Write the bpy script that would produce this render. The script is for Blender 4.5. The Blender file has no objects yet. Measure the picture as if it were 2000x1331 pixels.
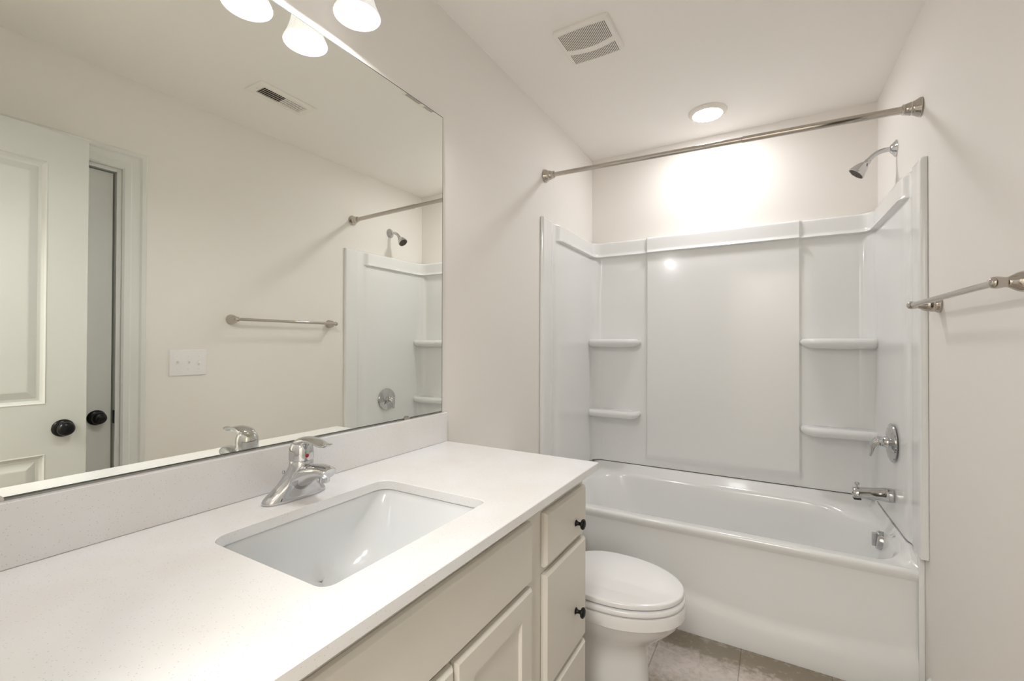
import bpy, bmesh, math, random
from mathutils import Vector, Matrix
PI = math.pi
sc = bpy.context.scene
COL = sc.collection

# ------------------------------------------------------------------ camera
CAM = Vector((1.0674, -2.9173, 1.3097))
YAW, PITCH, ROLL, FPX = 0.5268, 0.0089, 0.0040, 877.17
fw = Vector((-math.sin(YAW) * math.cos(PITCH), math.cos(YAW) * math.cos(PITCH), math.sin(PITCH)))
r0 = Vector((math.cos(YAW), math.sin(YAW), 0))
u0 = r0.cross(fw)
rr = r0 * math.cos(ROLL) + u0 * math.sin(ROLL)
uu = -r0 * math.sin(ROLL) + u0 * math.cos(ROLL)
cd = bpy.data.cameras.new('camera')
cam = bpy.data.objects.new('camera', cd)
COL.objects.link(cam)
cam.matrix_world = Matrix(((rr.x, uu.x, -fw.x, CAM.x), (rr.y, uu.y, -fw.y, CAM.y), (rr.z, uu.z, -fw.z, CAM.z), (0, 0, 0, 1)))
cd.sensor_width = 36
cd.lens = FPX * 36 / 2000
cd.clip_start = 0.02
sc.camera = cam

# ------------------------------------------------------------------ world, light levels, exposure
w = bpy.data.worlds.new('world')
sc.world = w
w.use_nodes = True
w.node_tree.nodes['Background'].inputs[0].default_value = (1.0, 0.95, 0.88, 1)
w.node_tree.nodes['Background'].inputs[1].default_value = 0.05
CAN_EMIT = 76.0
BULB_W = 6.0
SHADE_EMIT = 0.22
HALL_FILL_W = 26.0
WARM = (1.0, 0.98, 0.99)
sc.view_settings.view_transform = 'Standard'
sc.view_settings.look = 'None'
sc.view_settings.gamma = 1
sc.view_settings.use_curve_mapping = False
sc.view_settings.exposure = 0.69
sc.cycles.max_bounces = 14
sc.cycles.diffuse_bounces = 8
sc.cycles.glossy_bounces = 8

# ------------------------------------------------------------------ dimensions (metres)
W0, KW = 1.53, 0.02            # room width at the back wall, and how the right wall opens towards the door
def wx(y): return W0 - KW * y
H = 2.565
YN = -3.0                      # wall with the doorway
ZC, DC, YC = 0.950, 0.605, -1.592   # counter top height, depth, right end
ZT, YT = 0.4813, -0.7344       # tub rim
ANG = math.atan(KW)

# ------------------------------------------------------------------ helpers
def thing(name, label, cat, loc=(0, 0, 0), rotz=0.0, group=None):
    o = bpy.data.objects.new(name, None)
    o.empty_display_size = 0.05
    COL.objects.link(o)
    o.location = loc
    o.rotation_euler = (0, 0, rotz)
    o['label'] = label
    o['category'] = cat
    if group: o['group'] = group
    return o

def origin(p):
    v = Vector((0, 0, 0))
    while p:
        v = v + p.location
        p = p.parent
    return v

def link(name, bm, mat, parent=None, world=True, smooth=None, recalc=True):
    """one mesh object out of a bmesh; world=True: vertices are in world space and get moved into the parent's space"""
    if recalc:
        bmesh.ops.recalc_face_normals(bm, faces=bm.faces[:])
    me = bpy.data.meshes.new(name)
    if parent is not None and world:
        off = origin(parent)
        for v in bm.verts: v.co -= off
    bm.to_mesh(me)
    bm.free()
    for m in (mat if isinstance(mat, (list, tuple)) else [mat]):
        me.materials.append(m)
    if smooth is not None:
        me.polygons.foreach_set('use_smooth', [True] * len(me.polygons))
        me.set_sharp_from_angle(angle=math.radians(smooth))
    o = bpy.data.objects.new(name, me)
    COL.objects.link(o)
    if parent is not None: o.parent = parent
    return o

def struct(name, bm, mat, parent=None, **k):
    o = link(name, bm, mat, parent, **k)
    o['kind'] = 'structure'
    return o

def tag(o, label, cat, group=None):
    o['label'] = label
    o['category'] = cat
    if group: o['group'] = group

def B(): return bmesh.new()

def box(bm, x0, x1, y0, y1, z0, z1, bev=0.0, seg=2):
    r = bmesh.ops.create_cube(bm, size=1)
    vs = r['verts']
    for v in vs:
        v.co = Vector((x0 + (v.co.x + .5) * (x1 - x0), y0 + (v.co.y + .5) * (y1 - y0), z0 + (v.co.z + .5) * (z1 - z0)))
    if bev:
        es = list({e for v in vs for e in v.link_edges})
        bmesh.ops.bevel(bm, geom=es, offset=bev, segments=seg, profile=0.5, affect='EDGES')
    return bm

def loft(bm, rings, cap0=True, cap1=True, closed=True):
    vr = [[bm.verts.new(p) for p in r] for r in rings]
    n = len(vr[0])
    for a, b in zip(vr, vr[1:]):
        for i in range(n if closed else n - 1):
            j = (i + 1) % n
            try: bm.faces.new((a[i], a[j], b[j], b[i]))
            except ValueError: pass
    if cap0: bm.faces.new(vr[0][::-1])
    if cap1: bm.faces.new(vr[-1])
    return vr

def lathe(bm, prof, org=(0, 0, 0), axis=(0, 0, 1), n=32, cap0=True, cap1=True):
    """prof: list of (radius, distance along axis)"""
    a = Vector(axis).normalized()
    t = Vector((0, 0, 1)) if abs(a.z) < .9 else Vector((1, 0, 0))
    e1 = t.cross(a).normalized()
    e2 = a.cross(e1)
    o = Vector(org)
    rings = []
    for r, h in prof:
        r = max(r, 1e-4)
        rings.append([o + a * h + (e1 * math.cos(2 * PI * i / n) + e2 * math.sin(2 * PI * i / n)) * r for i in range(n)])
    return loft(bm, rings, cap0, cap1)

def tube(bm, pts, rad, n=16, up=(0, 0, 1), sx=1.0, sy=1.0, cap=True):
    """sweep an ellipse along pts; rad: number, list of numbers or list of (a, b)"""
    pts = [Vector(p) for p in pts]
    rings = []
    for i, p in enumerate(pts):
        d = (pts[min(i + 1, len(pts) - 1)] - pts[max(i - 1, 0)]).normalized()
        s = d.cross(Vector(up))
        if s.length < 1e-5: s = d.cross(Vector((1, 0, 0)))
        s.normalize()
        u = s.cross(d)
        r = rad[i] if isinstance(rad, (list, tuple)) else rad
        a, b = r if isinstance(r, (list, tuple)) else (r * sx, r * sy)
        rings.append([p + s * a * math.cos(2 * PI * k / n) + u * b * math.sin(2 * PI * k / n) for k in range(n)])
    return loft(bm, rings, cap, cap)

def catmull(pts, m=6):
    out = []
    n = len(pts)
    for i in range(n - 1):
        p0, p1, p2, p3 = [pts[min(max(k, 0), n - 1)] for k in (i - 1, i, i + 1, i + 2)]
        for j in range(m):
            t = j / m
            out.append(tuple(.5 * (2 * b + (c - a) * t + (2 * a - 5 * b + 4 * c - d) * t * t + (3 * b - a - 3 * c + d) * t ** 3)
                             for a, b, c, d in zip(p0, p1, p2, p3)))
    out.append(tuple(pts[-1]))
    return out

def rrect(x0, x1, y0, y1, r, k=8, m=6):
    """rounded rectangle, same point count whatever the radii; r = number or (x0y0, x1y0, x1y1, x0y1)"""
    rs = r if isinstance(r, (list, tuple)) else (r,) * 4
    cs = [(x0 + rs[0], y0 + rs[0], PI, rs[0]), (x1 - rs[1], y0 + rs[1], 1.5 * PI, rs[1]),
          (x1 - rs[2], y1 - rs[2], 0, rs[2]), (x0 + rs[3], y1 - rs[3], .5 * PI, rs[3])]
    pts = []
    for q, (cx, cy, a0, rad) in enumerate(cs):
        arc = [(cx + rad * math.cos(a0 + i / k * PI / 2), cy + rad * math.sin(a0 + i / k * PI / 2)) for i in range(k + 1)]
        pts += arc
        nx = cs[(q + 1) % 4]
        nxt = (nx[0] + nx[3] * math.cos(nx[2]), nx[1] + nx[3] * math.sin(nx[2]))
        for i in range(1, m):
            t = i / m
            pts.append((arc[-1][0] * (1 - t) + nxt[0] * t, arc[-1][1] * (1 - t) + nxt[1] * t))
    return pts

def interp(x, xs, ys):
    if x <= xs[0]: return ys[0]
    for a, b, c, d in zip(xs, xs[1:], ys, ys[1:]):
        if x <= b: return c + (d - c) * (x - a) / (b - a) if b > a else d
    return ys[-1]

# ------------------------------------------------------------------ materials
def mat(name, col, rough=0.5, metal=0.0, coat=0.0, var=0.0, vscale=3.0, bump=0.0, bscale=60.0, spec=0.5):
    m = bpy.data.materials.new(name)
    m.use_nodes = True
    nt = m.node_tree
    p = nt.nodes['Principled BSDF']
    p.inputs['Base Color'].default_value = (*col, 1)
    p.inputs['Roughness'].default_value = rough
    p.inputs['Metallic'].default_value = metal
    p.inputs['Coat Weight'].default_value = coat
    p.inputs['Coat Roughness'].default_value = 0.06
    p.inputs['Specular IOR Level'].default_value = spec
    tc = nt.nodes.new('ShaderNodeTexCoord')
    if var:
        n = nt.nodes.new('ShaderNodeTexNoise')
        n.inputs['Scale'].default_value = vscale
        n.inputs['Detail'].default_value = 4
        mx = nt.nodes.new('ShaderNodeMix')
        mx.data_type = 'RGBA'
        mx.inputs[6].default_value = (*[c * (1 - var) for c in col], 1)
        mx.inputs[7].default_value = (*[min(1, c * (1 + var)) for c in col], 1)
        nt.links.new(tc.outputs['Object'], n.inputs['Vector'])
        nt.links.new(n.outputs['Fac'], mx.inputs[0])
        nt.links.new(mx.outputs[2], p.inputs['Base Color'])
    if bump:
        n2 = nt.nodes.new('ShaderNodeTexNoise')
        n2.inputs['Scale'].default_value = bscale
        n2.inputs['Detail'].default_value = 3
        b = nt.nodes.new('ShaderNodeBump')
        b.inputs['Strength'].default_value = bump
        b.inputs['Distance'].default_value = 0.002
        nt.links.new(tc.outputs['Object'], n2.inputs['Vector'])
        nt.links.new(n2.outputs['Fac'], b.inputs['Height'])
        nt.links.new(b.outputs['Normal'], p.inputs['Normal'])
    return m

def emit_mat(name, col, strength):
    m = bpy.data.materials.new(name)
    m.use_nodes = True
    p = m.node_tree.nodes['Principled BSDF']
    p.inputs['Base Color'].default_value = (*col, 1)
    p.inputs['Emission Color'].default_value = (*col, 1)
    p.inputs['Emission Strength'].default_value = strength
    return m

M = {}
M['wall'] = mat('wall_paint', (0.82, 0.793, 0.755), 0.75, var=0.008, vscale=2.0, bump=0.05, bscale=180)
M['ceil'] = mat('ceiling_paint', (0.90, 0.875, 0.84), 0.85, var=0.008, vscale=2.0, bump=0.05, bscale=180)
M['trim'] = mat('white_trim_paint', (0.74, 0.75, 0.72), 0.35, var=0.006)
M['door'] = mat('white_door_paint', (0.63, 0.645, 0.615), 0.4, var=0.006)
M['cab'] = mat('greige_cabinet_paint', (0.70, 0.667, 0.61), 0.4, var=0.01)
M['acrylic'] = mat('white_acrylic', (0.79, 0.80, 0.795), 0.16, coat=0.4, var=0.004)
M['porcelain'] = mat('white_porcelain', (0.81, 0.805, 0.80), 0.1, coat=0.5, var=0.004)
M['seat'] = mat('white_toilet_plastic', (0.82, 0.82, 0.825), 0.2, coat=0.3, var=0.004)
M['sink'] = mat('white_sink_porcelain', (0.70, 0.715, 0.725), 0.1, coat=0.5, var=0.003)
M['chrome'] = mat('polished_chrome', (0.60, 0.60, 0.61), 0.025, 1.0, var=0.01)
M['nickel'] = mat('polished_nickel', (0.54, 0.50, 0.455), 0.06, 1.0, var=0.01)
M['black'] = mat('black_metal', (0.004, 0.004, 0.005), 0.28, 0.0, var=0.05, spec=0.3)
M['dark'] = mat('cavity_shadow', (0.045, 0.035, 0.028), 0.8, var=0.05)  # shadow inside openings, put into the colour
M['slot'] = mat('grey_slot_shadow', (0.12, 0.10, 0.085), 0.8, var=0.05)
M['fan'] = mat('white_fan_plastic', (0.86, 0.83, 0.78), 0.4, var=0.006)
M['plate'] = mat('white_switch_plastic', (0.84, 0.83, 0.84), 0.3, var=0.006)
M['red'] = mat('red_dot', (0.35, 0.01, 0.03), 0.3, var=0.02)
M['mirror'] = mat('silvered_glass', (0.95, 0.96, 0.91), 0.0, 1.0)
M['mirror_edge'] = mat('dark_glass_edge', (0.07, 0.08, 0.075), 0.15, 0.0, coat=0.4, var=0.05)
M['steel'] = mat('brushed_steel', (0.55, 0.52, 0.48), 0.25, 1.0, var=0.03)
M['lens'] = emit_mat('lit_lens', WARM, CAN_EMIT)
M['rubber'] = mat('grey_nozzle_rubber', (0.09, 0.07, 0.06), 0.6, var=0.05)

def quartz(name, base):
    m = mat(name, base, 0.22, coat=0.25)
    nt = m.node_tree
    p = nt.nodes['Principled BSDF']
    tc = nt.nodes.new('ShaderNodeTexCoord')
    v = nt.nodes.new('ShaderNodeTexVoronoi')
    v.inputs['Scale'].default_value = 190
    r = nt.nodes.new('ShaderNodeValToRGB')
    r.color_ramp.elements[0].position = 0.10
    r.color_ramp.elements[0].color = (*[c * .72 for c in base], 1)
    r.color_ramp.elements[1].position = 0.17
    r.color_ramp.elements[1].color = (*base, 1)
    n = nt.nodes.new('ShaderNodeTexNoise')
    n.inputs['Scale'].default_value = 5
    n.inputs['Detail'].default_value = 5
    r2 = nt.nodes.new('ShaderNodeValToRGB')
    r2.color_ramp.elements[0].position = 0.35
    r2.color_ramp.elements[0].color = (0.965, 0.94, 0.90, 1)
    r2.color_ramp.elements[1].position = 0.62
    r2.color_ramp.elements[1].color = (1, 1, 1, 1)
    mx = nt.nodes.new('ShaderNodeMix')
    mx.data_type = 'RGBA'
    mx.blend_type = 'MULTIPLY'
    mx.inputs[0].default_value = 1
    nt.links.new(tc.outputs['Object'], v.inputs['Vector'])
    nt.links.new(tc.outputs['Object'], n.inputs['Vector'])
    nt.links.new(v.outputs['Distance'], r.inputs['Fac'])
    nt.links.new(n.outputs['Fac'], r2.inputs['Fac'])
    nt.links.new(r.outputs['Color'], mx.inputs[6])
    nt.links.new(r2.outputs['Color'], mx.inputs[7])
    nt.links.new(mx.outputs[2], p.inputs['Base Color'])
    return m
M['quartz'] = quartz('white_quartz', (0.80, 0.803, 0.815))

def tile_floor():
    m = mat('stone_look_vinyl_tile', (0.4, 0.36, 0.32), 0.45)
    nt = m.node_tree
    p = nt.nodes['Principled BSDF']
    tc = nt.nodes.new('ShaderNodeTexCoord')
    sep = nt.nodes.new('ShaderNodeSeparateXYZ')
    com = nt.nodes.new('ShaderNodeCombineXYZ')
    ax = nt.nodes.new('ShaderNodeMath'); ax.operation = 'ADD'; ax.inputs[1].default_value = -0.947 + 3.2
    ay = nt.nodes.new('ShaderNodeMath'); ay.operation = 'ADD'; ay.inputs[1].default_value = 5.19
    nt.links.new(tc.outputs['Object'], sep.inputs[0])
    nt.links.new(sep.outputs[0], ax.inputs[0])
    nt.links.new(sep.outputs[1], ay.inputs[0])
    nt.links.new(ay.outputs[0], com.inputs[0])
    nt.links.new(ax.outputs[0], com.inputs[1])
    br = nt.nodes.new('ShaderNodeTexBrick')
    br.inputs['Scale'].default_value = 1
    br.inputs['Mortar Size'].default_value = 0.0022
    br.inputs['Brick Width'].default_value = 0.64
    br.inputs['Row Height'].default_value = 0.32
    br.inputs['Color1'].default_value = (0.95, 0.95, 0.95, 1)
    br.inputs['Color2'].default_value = (1.05, 1.04, 1.02, 1)
    br.inputs['Mortar'].default_value = (0.62, 0.56, 0.5, 1)
    nt.links.new(com.outputs[0], br.inputs['Vector'])
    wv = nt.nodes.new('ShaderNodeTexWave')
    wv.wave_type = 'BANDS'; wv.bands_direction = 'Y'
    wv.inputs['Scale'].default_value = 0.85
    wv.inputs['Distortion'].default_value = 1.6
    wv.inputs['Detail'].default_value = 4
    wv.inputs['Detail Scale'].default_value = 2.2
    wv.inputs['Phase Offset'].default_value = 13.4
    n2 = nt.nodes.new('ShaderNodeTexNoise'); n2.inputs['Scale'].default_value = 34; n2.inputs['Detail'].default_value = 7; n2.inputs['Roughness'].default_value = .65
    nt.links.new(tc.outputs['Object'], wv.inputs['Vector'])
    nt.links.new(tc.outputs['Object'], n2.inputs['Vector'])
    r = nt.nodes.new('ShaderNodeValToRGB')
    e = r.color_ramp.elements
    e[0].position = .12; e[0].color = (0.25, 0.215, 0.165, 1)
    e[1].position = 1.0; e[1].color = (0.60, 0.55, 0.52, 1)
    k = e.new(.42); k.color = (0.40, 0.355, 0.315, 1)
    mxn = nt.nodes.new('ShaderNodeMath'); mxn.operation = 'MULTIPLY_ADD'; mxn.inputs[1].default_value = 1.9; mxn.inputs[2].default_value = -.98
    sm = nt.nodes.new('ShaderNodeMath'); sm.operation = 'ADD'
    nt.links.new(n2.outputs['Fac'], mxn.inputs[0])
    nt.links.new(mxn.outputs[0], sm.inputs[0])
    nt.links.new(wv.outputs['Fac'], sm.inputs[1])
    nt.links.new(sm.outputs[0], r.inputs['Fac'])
    mx = nt.nodes.new('ShaderNodeMix'); mx.data_type = 'RGBA'; mx.blend_type = 'MULTIPLY'; mx.inputs[0].default_value = 1
    nt.links.new(r.outputs['Color'], mx.inputs[6])
    nt.links.new(br.outputs['Color'], mx.inputs[7])
    nt.links.new(mx.outputs[2], p.inputs['Base Color'])
    return m
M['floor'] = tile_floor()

def shade_mat():
    m = bpy.data.materials.new('frosted_white_glass')
    m.use_nodes = True
    nt = m.node_tree
    p = nt.nodes['Principled BSDF']
    p.inputs['Base Color'].default_value = (0.75, 0.745, 0.74, 1)
    p.inputs['Roughness'].default_value = 0.25
    p.inputs['Emission Color'].default_value = (1.0, 0.985, 0.96, 1)
    p.inputs['Emission Strength'].default_value = SHADE_EMIT
    tr = nt.nodes.new('ShaderNodeBsdfTranslucent')
    tr.inputs['Color'].default_value = (0.95, 0.94, 0.92, 1)
    ms = nt.nodes.new('ShaderNodeMixShader')
    ms.inputs[0].default_value = 0.2
    out = nt.nodes['Material Output']
    nt.links.new(p.outputs[0], ms.inputs[1])
    nt.links.new(tr.outputs[0], ms.inputs[2])
    nt.links.new(ms.outputs[0], out.inputs['Surface'])
    return m
M['shade'] = shade_mat()

# ------------------------------------------------------------------ room shell
def wall_grid(pts_fn, us, vs, holes, thick_dir, t=0.1):
    """grid of quads over us x vs without the cells in holes, given thickness"""
    bm = B()
    V = {}
    for i, a in enumerate(us):
        for j, b in enumerate(vs):
            V[i, j] = bm.verts.new(pts_fn(a, b))
    fs = []
    for i in range(len(us) - 1):
        for j in range(len(vs) - 1):
            if (i, j) not in holes:
                fs.append(bm.faces.new((V[i, j], V[i + 1, j], V[i + 1, j + 1], V[i, j + 1])))
    r = bmesh.ops.extrude_face_region(bm, geom=fs)
    for g in r['geom']:
        if isinstance(g, bmesh.types.BMVert): g.co += Vector(thick_dir) * t
    for v in [v for v in bm.verts if not v.link_faces]: bm.verts.remove(v)
    return bm

YH = -4.4   # hall back
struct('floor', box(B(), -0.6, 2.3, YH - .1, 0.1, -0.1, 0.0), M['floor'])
struct('ceiling', box(B(), -0.6, 2.3, YH - .1, 0.1, H, H + 0.1), M['ceil'])
struct('wall_left', box(B(), -0.1, 0.0, YN - .1, 0.1, 0, H), M['wall'])
struct('wall_back', box(B(), 0.0, 1.53, 0.0, 0.1, 0, H), M['wall'])
DB0, DB1, DBZ = -2.772, -2.028, 2.126     # closet door opening in the right wall
struct('wall_right', wall_grid(lambda y, z: (wx(y), y, z), [YN - .1, DB0, DB1, 0.1], [0, DBZ, H], {(1, 0)}, (1, KW, 0)), M['wall'])
DA0, DA1 = 0.63, 1.40                     # room door opening in the near wall
struct('wall_near', wall_grid(lambda x, z: (x, YN, z), [0.0, DA0, DA1, wx(YN) - 0.001], [0, 2.15, H], {(1, 0)}, (0, -1, 0)), M['wall'])
struct('wall_hall', wall_grid(lambda x, z: (x, YH, z), [-.5, 2.2], [0, H], set(), (0, -1, 0)), M['wall'])
struct('wall_hall_left', box(B(), -.6, -.5, YH, YN - .1, 0, H), M['wall'])
struct('wall_hall_right', box(B(), 2.2, 2.3, YH, YN - .1, 0, H), M['wall'])
struct('wall_hall_front', box(B(), -.5, -.1, YN - .2, YN - .1, 0, H), M['wall'])
struct('wall_hall_end', box(B(), wx(YN) + .1, 2.2, YN - .2, YN - .1, 0, H), M['wall'])

def profile_strip(bm, path, prof):
    """extrude profile (list of (u,v)) along straight pair of frames: path = [(origin, U, V), ...]"""
    rings = [[Vector(o) + Vector(U) * a + Vector(V) * b for a, b in prof] for o, U, V in path]
    return loft(bm, rings)

# baseboards
BB = [(0, 0), (0.015, 0), (0.015, .105), (0.011, .118), (0.008, .128), (0.0, .138)]
bm = B()
profile_strip(bm, [((wx(y), y, 0), (-1, 0, 0), (0, 0, 1)) for y in (-0.792, -1.932)], BB)
struct('baseboard_right', bm, M['trim'])
bm = B()
profile_strip(bm, [((0, y, 0), (1, 0, 0), (0, 0, 1)) for y in (-0.79, -1.585)], BB)
struct('baseboard_left', bm, M['trim'])

# door casing round the closet door (on the right wall), mitred
CW = 0.095
CP = [(0, 0), (0, .012), (.008, .017), (.03, .017), (.036, .014), (.066, .014), (.074, .02), (.09, .02), (CW, .014), (CW, 0)]   # (from opening edge outward, off the wall)
bm = B()
def casing_path(yA, yB, zt, x_of, inward):
    # U = outward in the wall plane, V = off the wall
    s = 1
    return [((x_of(yB), yB, 0), (0, 1, 0), inward), ((x_of(yB), yB, zt), (0, 1, 1), inward),
            ((x_of(yA), yA, zt), (0, -1, 1), inward), ((x_of(yA), yA, 0), (0, -1, 0), inward)]
profile_strip(bm, casing_path(DB0, DB1, DBZ, wx, (-1, 0, 0)), CP)
struct('trim_1', bm, M['trim'])
# jamb of the closet door
bm = B()
jd = 0.10
for (a, b, z0, z1) in ((DB1 - .016, DB1, 0, DBZ), (DB0, DB0 + .016, 0, DBZ)):
    box(bm, wx(a) + .0, wx(a) + jd, a, b, z0, z1)
box(bm, wx(-2.4) - .004, wx(-2.4) + jd, DB0 + .016, DB1 - .016, DBZ - .016, DBZ)
struct('trim_2', bm, M['trim'])
# casing round the room doorway, bathroom side (behind the camera)
bm = B()
profile_strip(bm, [((DA0, YN, 0), (-1, 0, 0), (0, 1, 0)), ((DA0, YN, 2.15), (-1, 0, 1), (0, 1, 0)),
                   ((DA1, YN, 2.15), (1, 0, 1), (0, 1, 0)), ((DA1, YN, 0), (1, 0, 0), (0, 1, 0))], [(a, b * .6) for a, b in CP])
struct('trim_3', bm, M['trim'])

# ------------------------------------------------------------------ doors
def panel_face(bm, xo, sgn, y0, y1, z0, z1, lip=0.022):
    """raised panel moulding with a sunk border; face plane at x=xo looking along sgn"""
    def ring(i, d): return [(xo + sgn * d, y0 + i, z0 + i), (xo + sgn * d, y1 - i, z0 + i), (xo + sgn * d, y1 - i, z1 - i), (xo + sgn * d, y0 + i, z1 - i)]
    loft(bm, [ring(0, 0), ring(.004, .0015), ring(.009, -.004), ring(.017, -.009), ring(.026, -.0095), ring(.05, -.0015), ring(.054, -.001)], cap0=False, cap1=True)

def door_leaf(name, parent, x0, x1, y0, y1, z0, z1, panels):
    """slab between x0 (room face) and x1 with moulded panels cut in the x0 face"""
    bm = B()
    ys = sorted({y0, y1, *[p[0] for p in panels], *[p[1] for p in panels]})
    zs = sorted({z0, z1, *[p[2] for p in panels], *[p[3] for p in panels]})
    for face, sg in ((x0, -1), (x1, 1)):
        V = {(a, b): bm.verts.new((face, a, b)) for a in ys for b in zs}
        for a, a2 in zip(ys, ys[1:]):
            for b, b2 in zip(zs, zs[1:]):
                if any(p[0] <= a < p[1] and p[2] <= b < p[3] for p in panels): continue
                bm.faces.new((V[a, b], V[a2, b], V[a2, b2], V[a, b2]))
        for p in panels: panel_face(bm, face, sg, *p)
    for a0, b0, a1, b1 in ((y0, z0, y1, z0), (y1, z0, y1, z1), (y1, z1, y0, z1), (y0, z1, y0, z0)):
        bm.faces.new([bm.verts.new(q) for q in ((x0, a0, b0), (x0, a1, b1), (x1, a1, b1), (x1, a0, b0))])
    bmesh.ops.remove_doubles(bm, verts=bm.verts[:], dist=1e-5)
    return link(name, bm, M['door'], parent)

def knob(parent, org, axis, privacy=False):
    o = Vector(org)
    bm = B()
    lathe(bm, [(.034, 0), (.034, .004), (.031, .008), (.022, .011), (.014, .013)], o, axis, 36)
    ro = link('rosette', bm, M['black'], parent, smooth=40)
    bm = B()
    lathe(bm, [(.013, .010), (.012, .018), (.017, .023), (.0245, .030), (.027, .038), (.025, .046), (.0175, .052), (.006, .0545), (.0001, .0545)], o, axis, 36)
    k = link('door_knob', bm, M['black'], parent, smooth=50)
    if privacy:
        a = Vector(axis).normalized()
        bm = B()
        lathe(bm, [(.011, .053), (.011, .058), (.009, .0595), (.0001, .0595)], o, axis, 24)
        link('turn_button', bm, M['black'], k, smooth=40)
    return k

# closet door, closed in the right wall (things on the right wall are built square and turned to it)
dB = thing('closet_door', 'white closed door with black knob in the cased opening beside the switch plate', 'door', (wx(-2.4), -2.4, 0), ANG)
yl0, yl1 = DB0 + .019 + 2.4, DB1 - .024 + 2.4
def leaf_local(name, parent, *a):
    # build at the origin of the parent (its local space)
    o = door_leaf(name, None, *a)
    o.parent = parent
    return o
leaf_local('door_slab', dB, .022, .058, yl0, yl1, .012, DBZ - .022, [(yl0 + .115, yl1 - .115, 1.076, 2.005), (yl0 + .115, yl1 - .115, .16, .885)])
def local_link(name, bm, m, parent, **k):
    o = link(name, bm, m, None, **k)
    o.parent = parent
    return o
def knob_local(parent, org, axis, privacy=False):
    k = knob(None, org, axis, privacy)
    rs = [o for o in COL.objects if o.parent is None and o.name.startswith(('rosette', 'door_knob'))]
    for o in rs: o.parent = parent
knob_local(dB, (.022, -2.103 + 2.4, .977), (-1, 0, 0), True)
local_link('strike_plate', box(B(), .003, .024, DB1 - .0175 + 2.4, DB1 - .014 + 2.4, .945, 1.005, .001), M['black'], dB)

# room door, folded back towards the right wall
XA = 1.387
dA = thing('room_door', 'white two panel door with round black knob swung open in front of the closet door', 'door', (XA + .018, -2.962, 0), ANG)
def wA(x, y): return (x - (XA + .018), y + 2.957)
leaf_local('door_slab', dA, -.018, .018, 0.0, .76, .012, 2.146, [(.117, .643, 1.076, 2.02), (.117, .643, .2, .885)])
knob_local(dA, (-.018, 2.957 - 2.266, .978), (-1, 0, 0))
local_link('latch_plate', box(B(), -.0125, .0125, .7595, .7612, .95, 1.007, .0008), M['steel'], dA)
for z in (.25, 1.1, 1.9):
    bm = B()
    lathe(bm, [(.006, 0), (.006, .09)], (.024, -.004, z - .045), (0, 0, 1), 12)
    local_link('hinge', bm, M['black'], dA, smooth=40)

# ------------------------------------------------------------------ tub
SEAM = .547
YF = -.788                      # front edge of the surround
def zrim(x, y):
    """height of the rim: flat, rising in a cove to the seam at the back and at both ends"""
    zb_ = interp(-y, [.03, .06, .10, .16], [.0605, .036, .018, 0])
    ze_ = interp(min(x, W0 - x), [.028, .036, .05, .075, .11], [.0605, .04, .02, .008, 0]) * interp(y, [-.715, -.69], [0, 1])
    return ZT + max(zb_, ze_)
tub = thing('bathtub', 'white alcove bathtub with a plain apron below the moulded surround', 'bathtub', (0.77, -0.37, 0))
def sX(x, y): return .0006 + x * (wx(y) - .0012) / W0
def tub_ring(x0, x1, y0, y1, r, dz, flat=None):
    out = []
    for x, y in rrect(x0, x1, y0, y1, r, 10, 14):
        z = (zrim(x, y) + dz) if flat is None else flat
        out.append((sX(x, y), y, z))
    return out
bm = B()
rings = []
ox0, ox1, oy0, oy1 = 0.0, 1.53, YT, -.001
rings.append(tub_ring(ox0, ox1, oy0 + .012, oy1, .004, 0, ZT - .045))
rings.append(tub_ring(ox0, ox1, oy0 + .004, oy1, .004, 0, ZT - .028))
rings.append(tub_ring(ox0, ox1, oy0, oy1, .004, -.014))
rings.append(tub_ring(ox0, ox1, oy0 + .003, oy1, .005, -.005))
rings.append(tub_ring(ox0 + .004, ox1 - .004, oy0 + .010, oy1 - .004, .006, 0))
for e, f in ((.028, .0125), (.036, .014), (.050, .016)):
    rings.append(tub_ring(ox0 + e, ox1 - e, oy0 + f, -e - .002, (.02, .02, .06, .06), 0))
bx0, bx1, by0, by1 = .085, 1.482, -.672, -.094
R0 = (.10, .085, .27, .19)
def basin(i, dz=None, flat=None, s=(1, 1, 1, 1)):
    l, rg, f, b = [i * k for k in s]
    return tub_ring(bx0 + l, bx1 - rg, by0 + f, by1 - b, R0, dz or 0, flat)
rings.append(basin(-.012, 0.0))
rings.append(basin(-.004, -.002))
rings.append(basin(.003, -.008))
rings.append(basin(.009, -.02))
S = (2.6, .9, .75, .7)
for t in (0.1, .3, .5, .7, .85, .94, 1.0):
    ins = .012 + .055 * t + (0.0 if t < .8 else .09 * ((t - .8) / .2) ** 2)
    rings.append(basin(ins, flat=.445 + (.12 - .445) * t, s=S))
rings.append(tub_ring(.42, 1.22, -.50, -.24, .11, 0, .112))
loft(bm, rings, cap0=False, cap1=True)
for xa, xb_ in ((.001, .013), (W0 + .002, W0 + .0138)):
    box(bm, xa, xb_, YT + .003, -.60, ZT - .03, SEAM - .003, .003)
link('basin', bm, M['acrylic'], tub, smooth=60)
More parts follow.
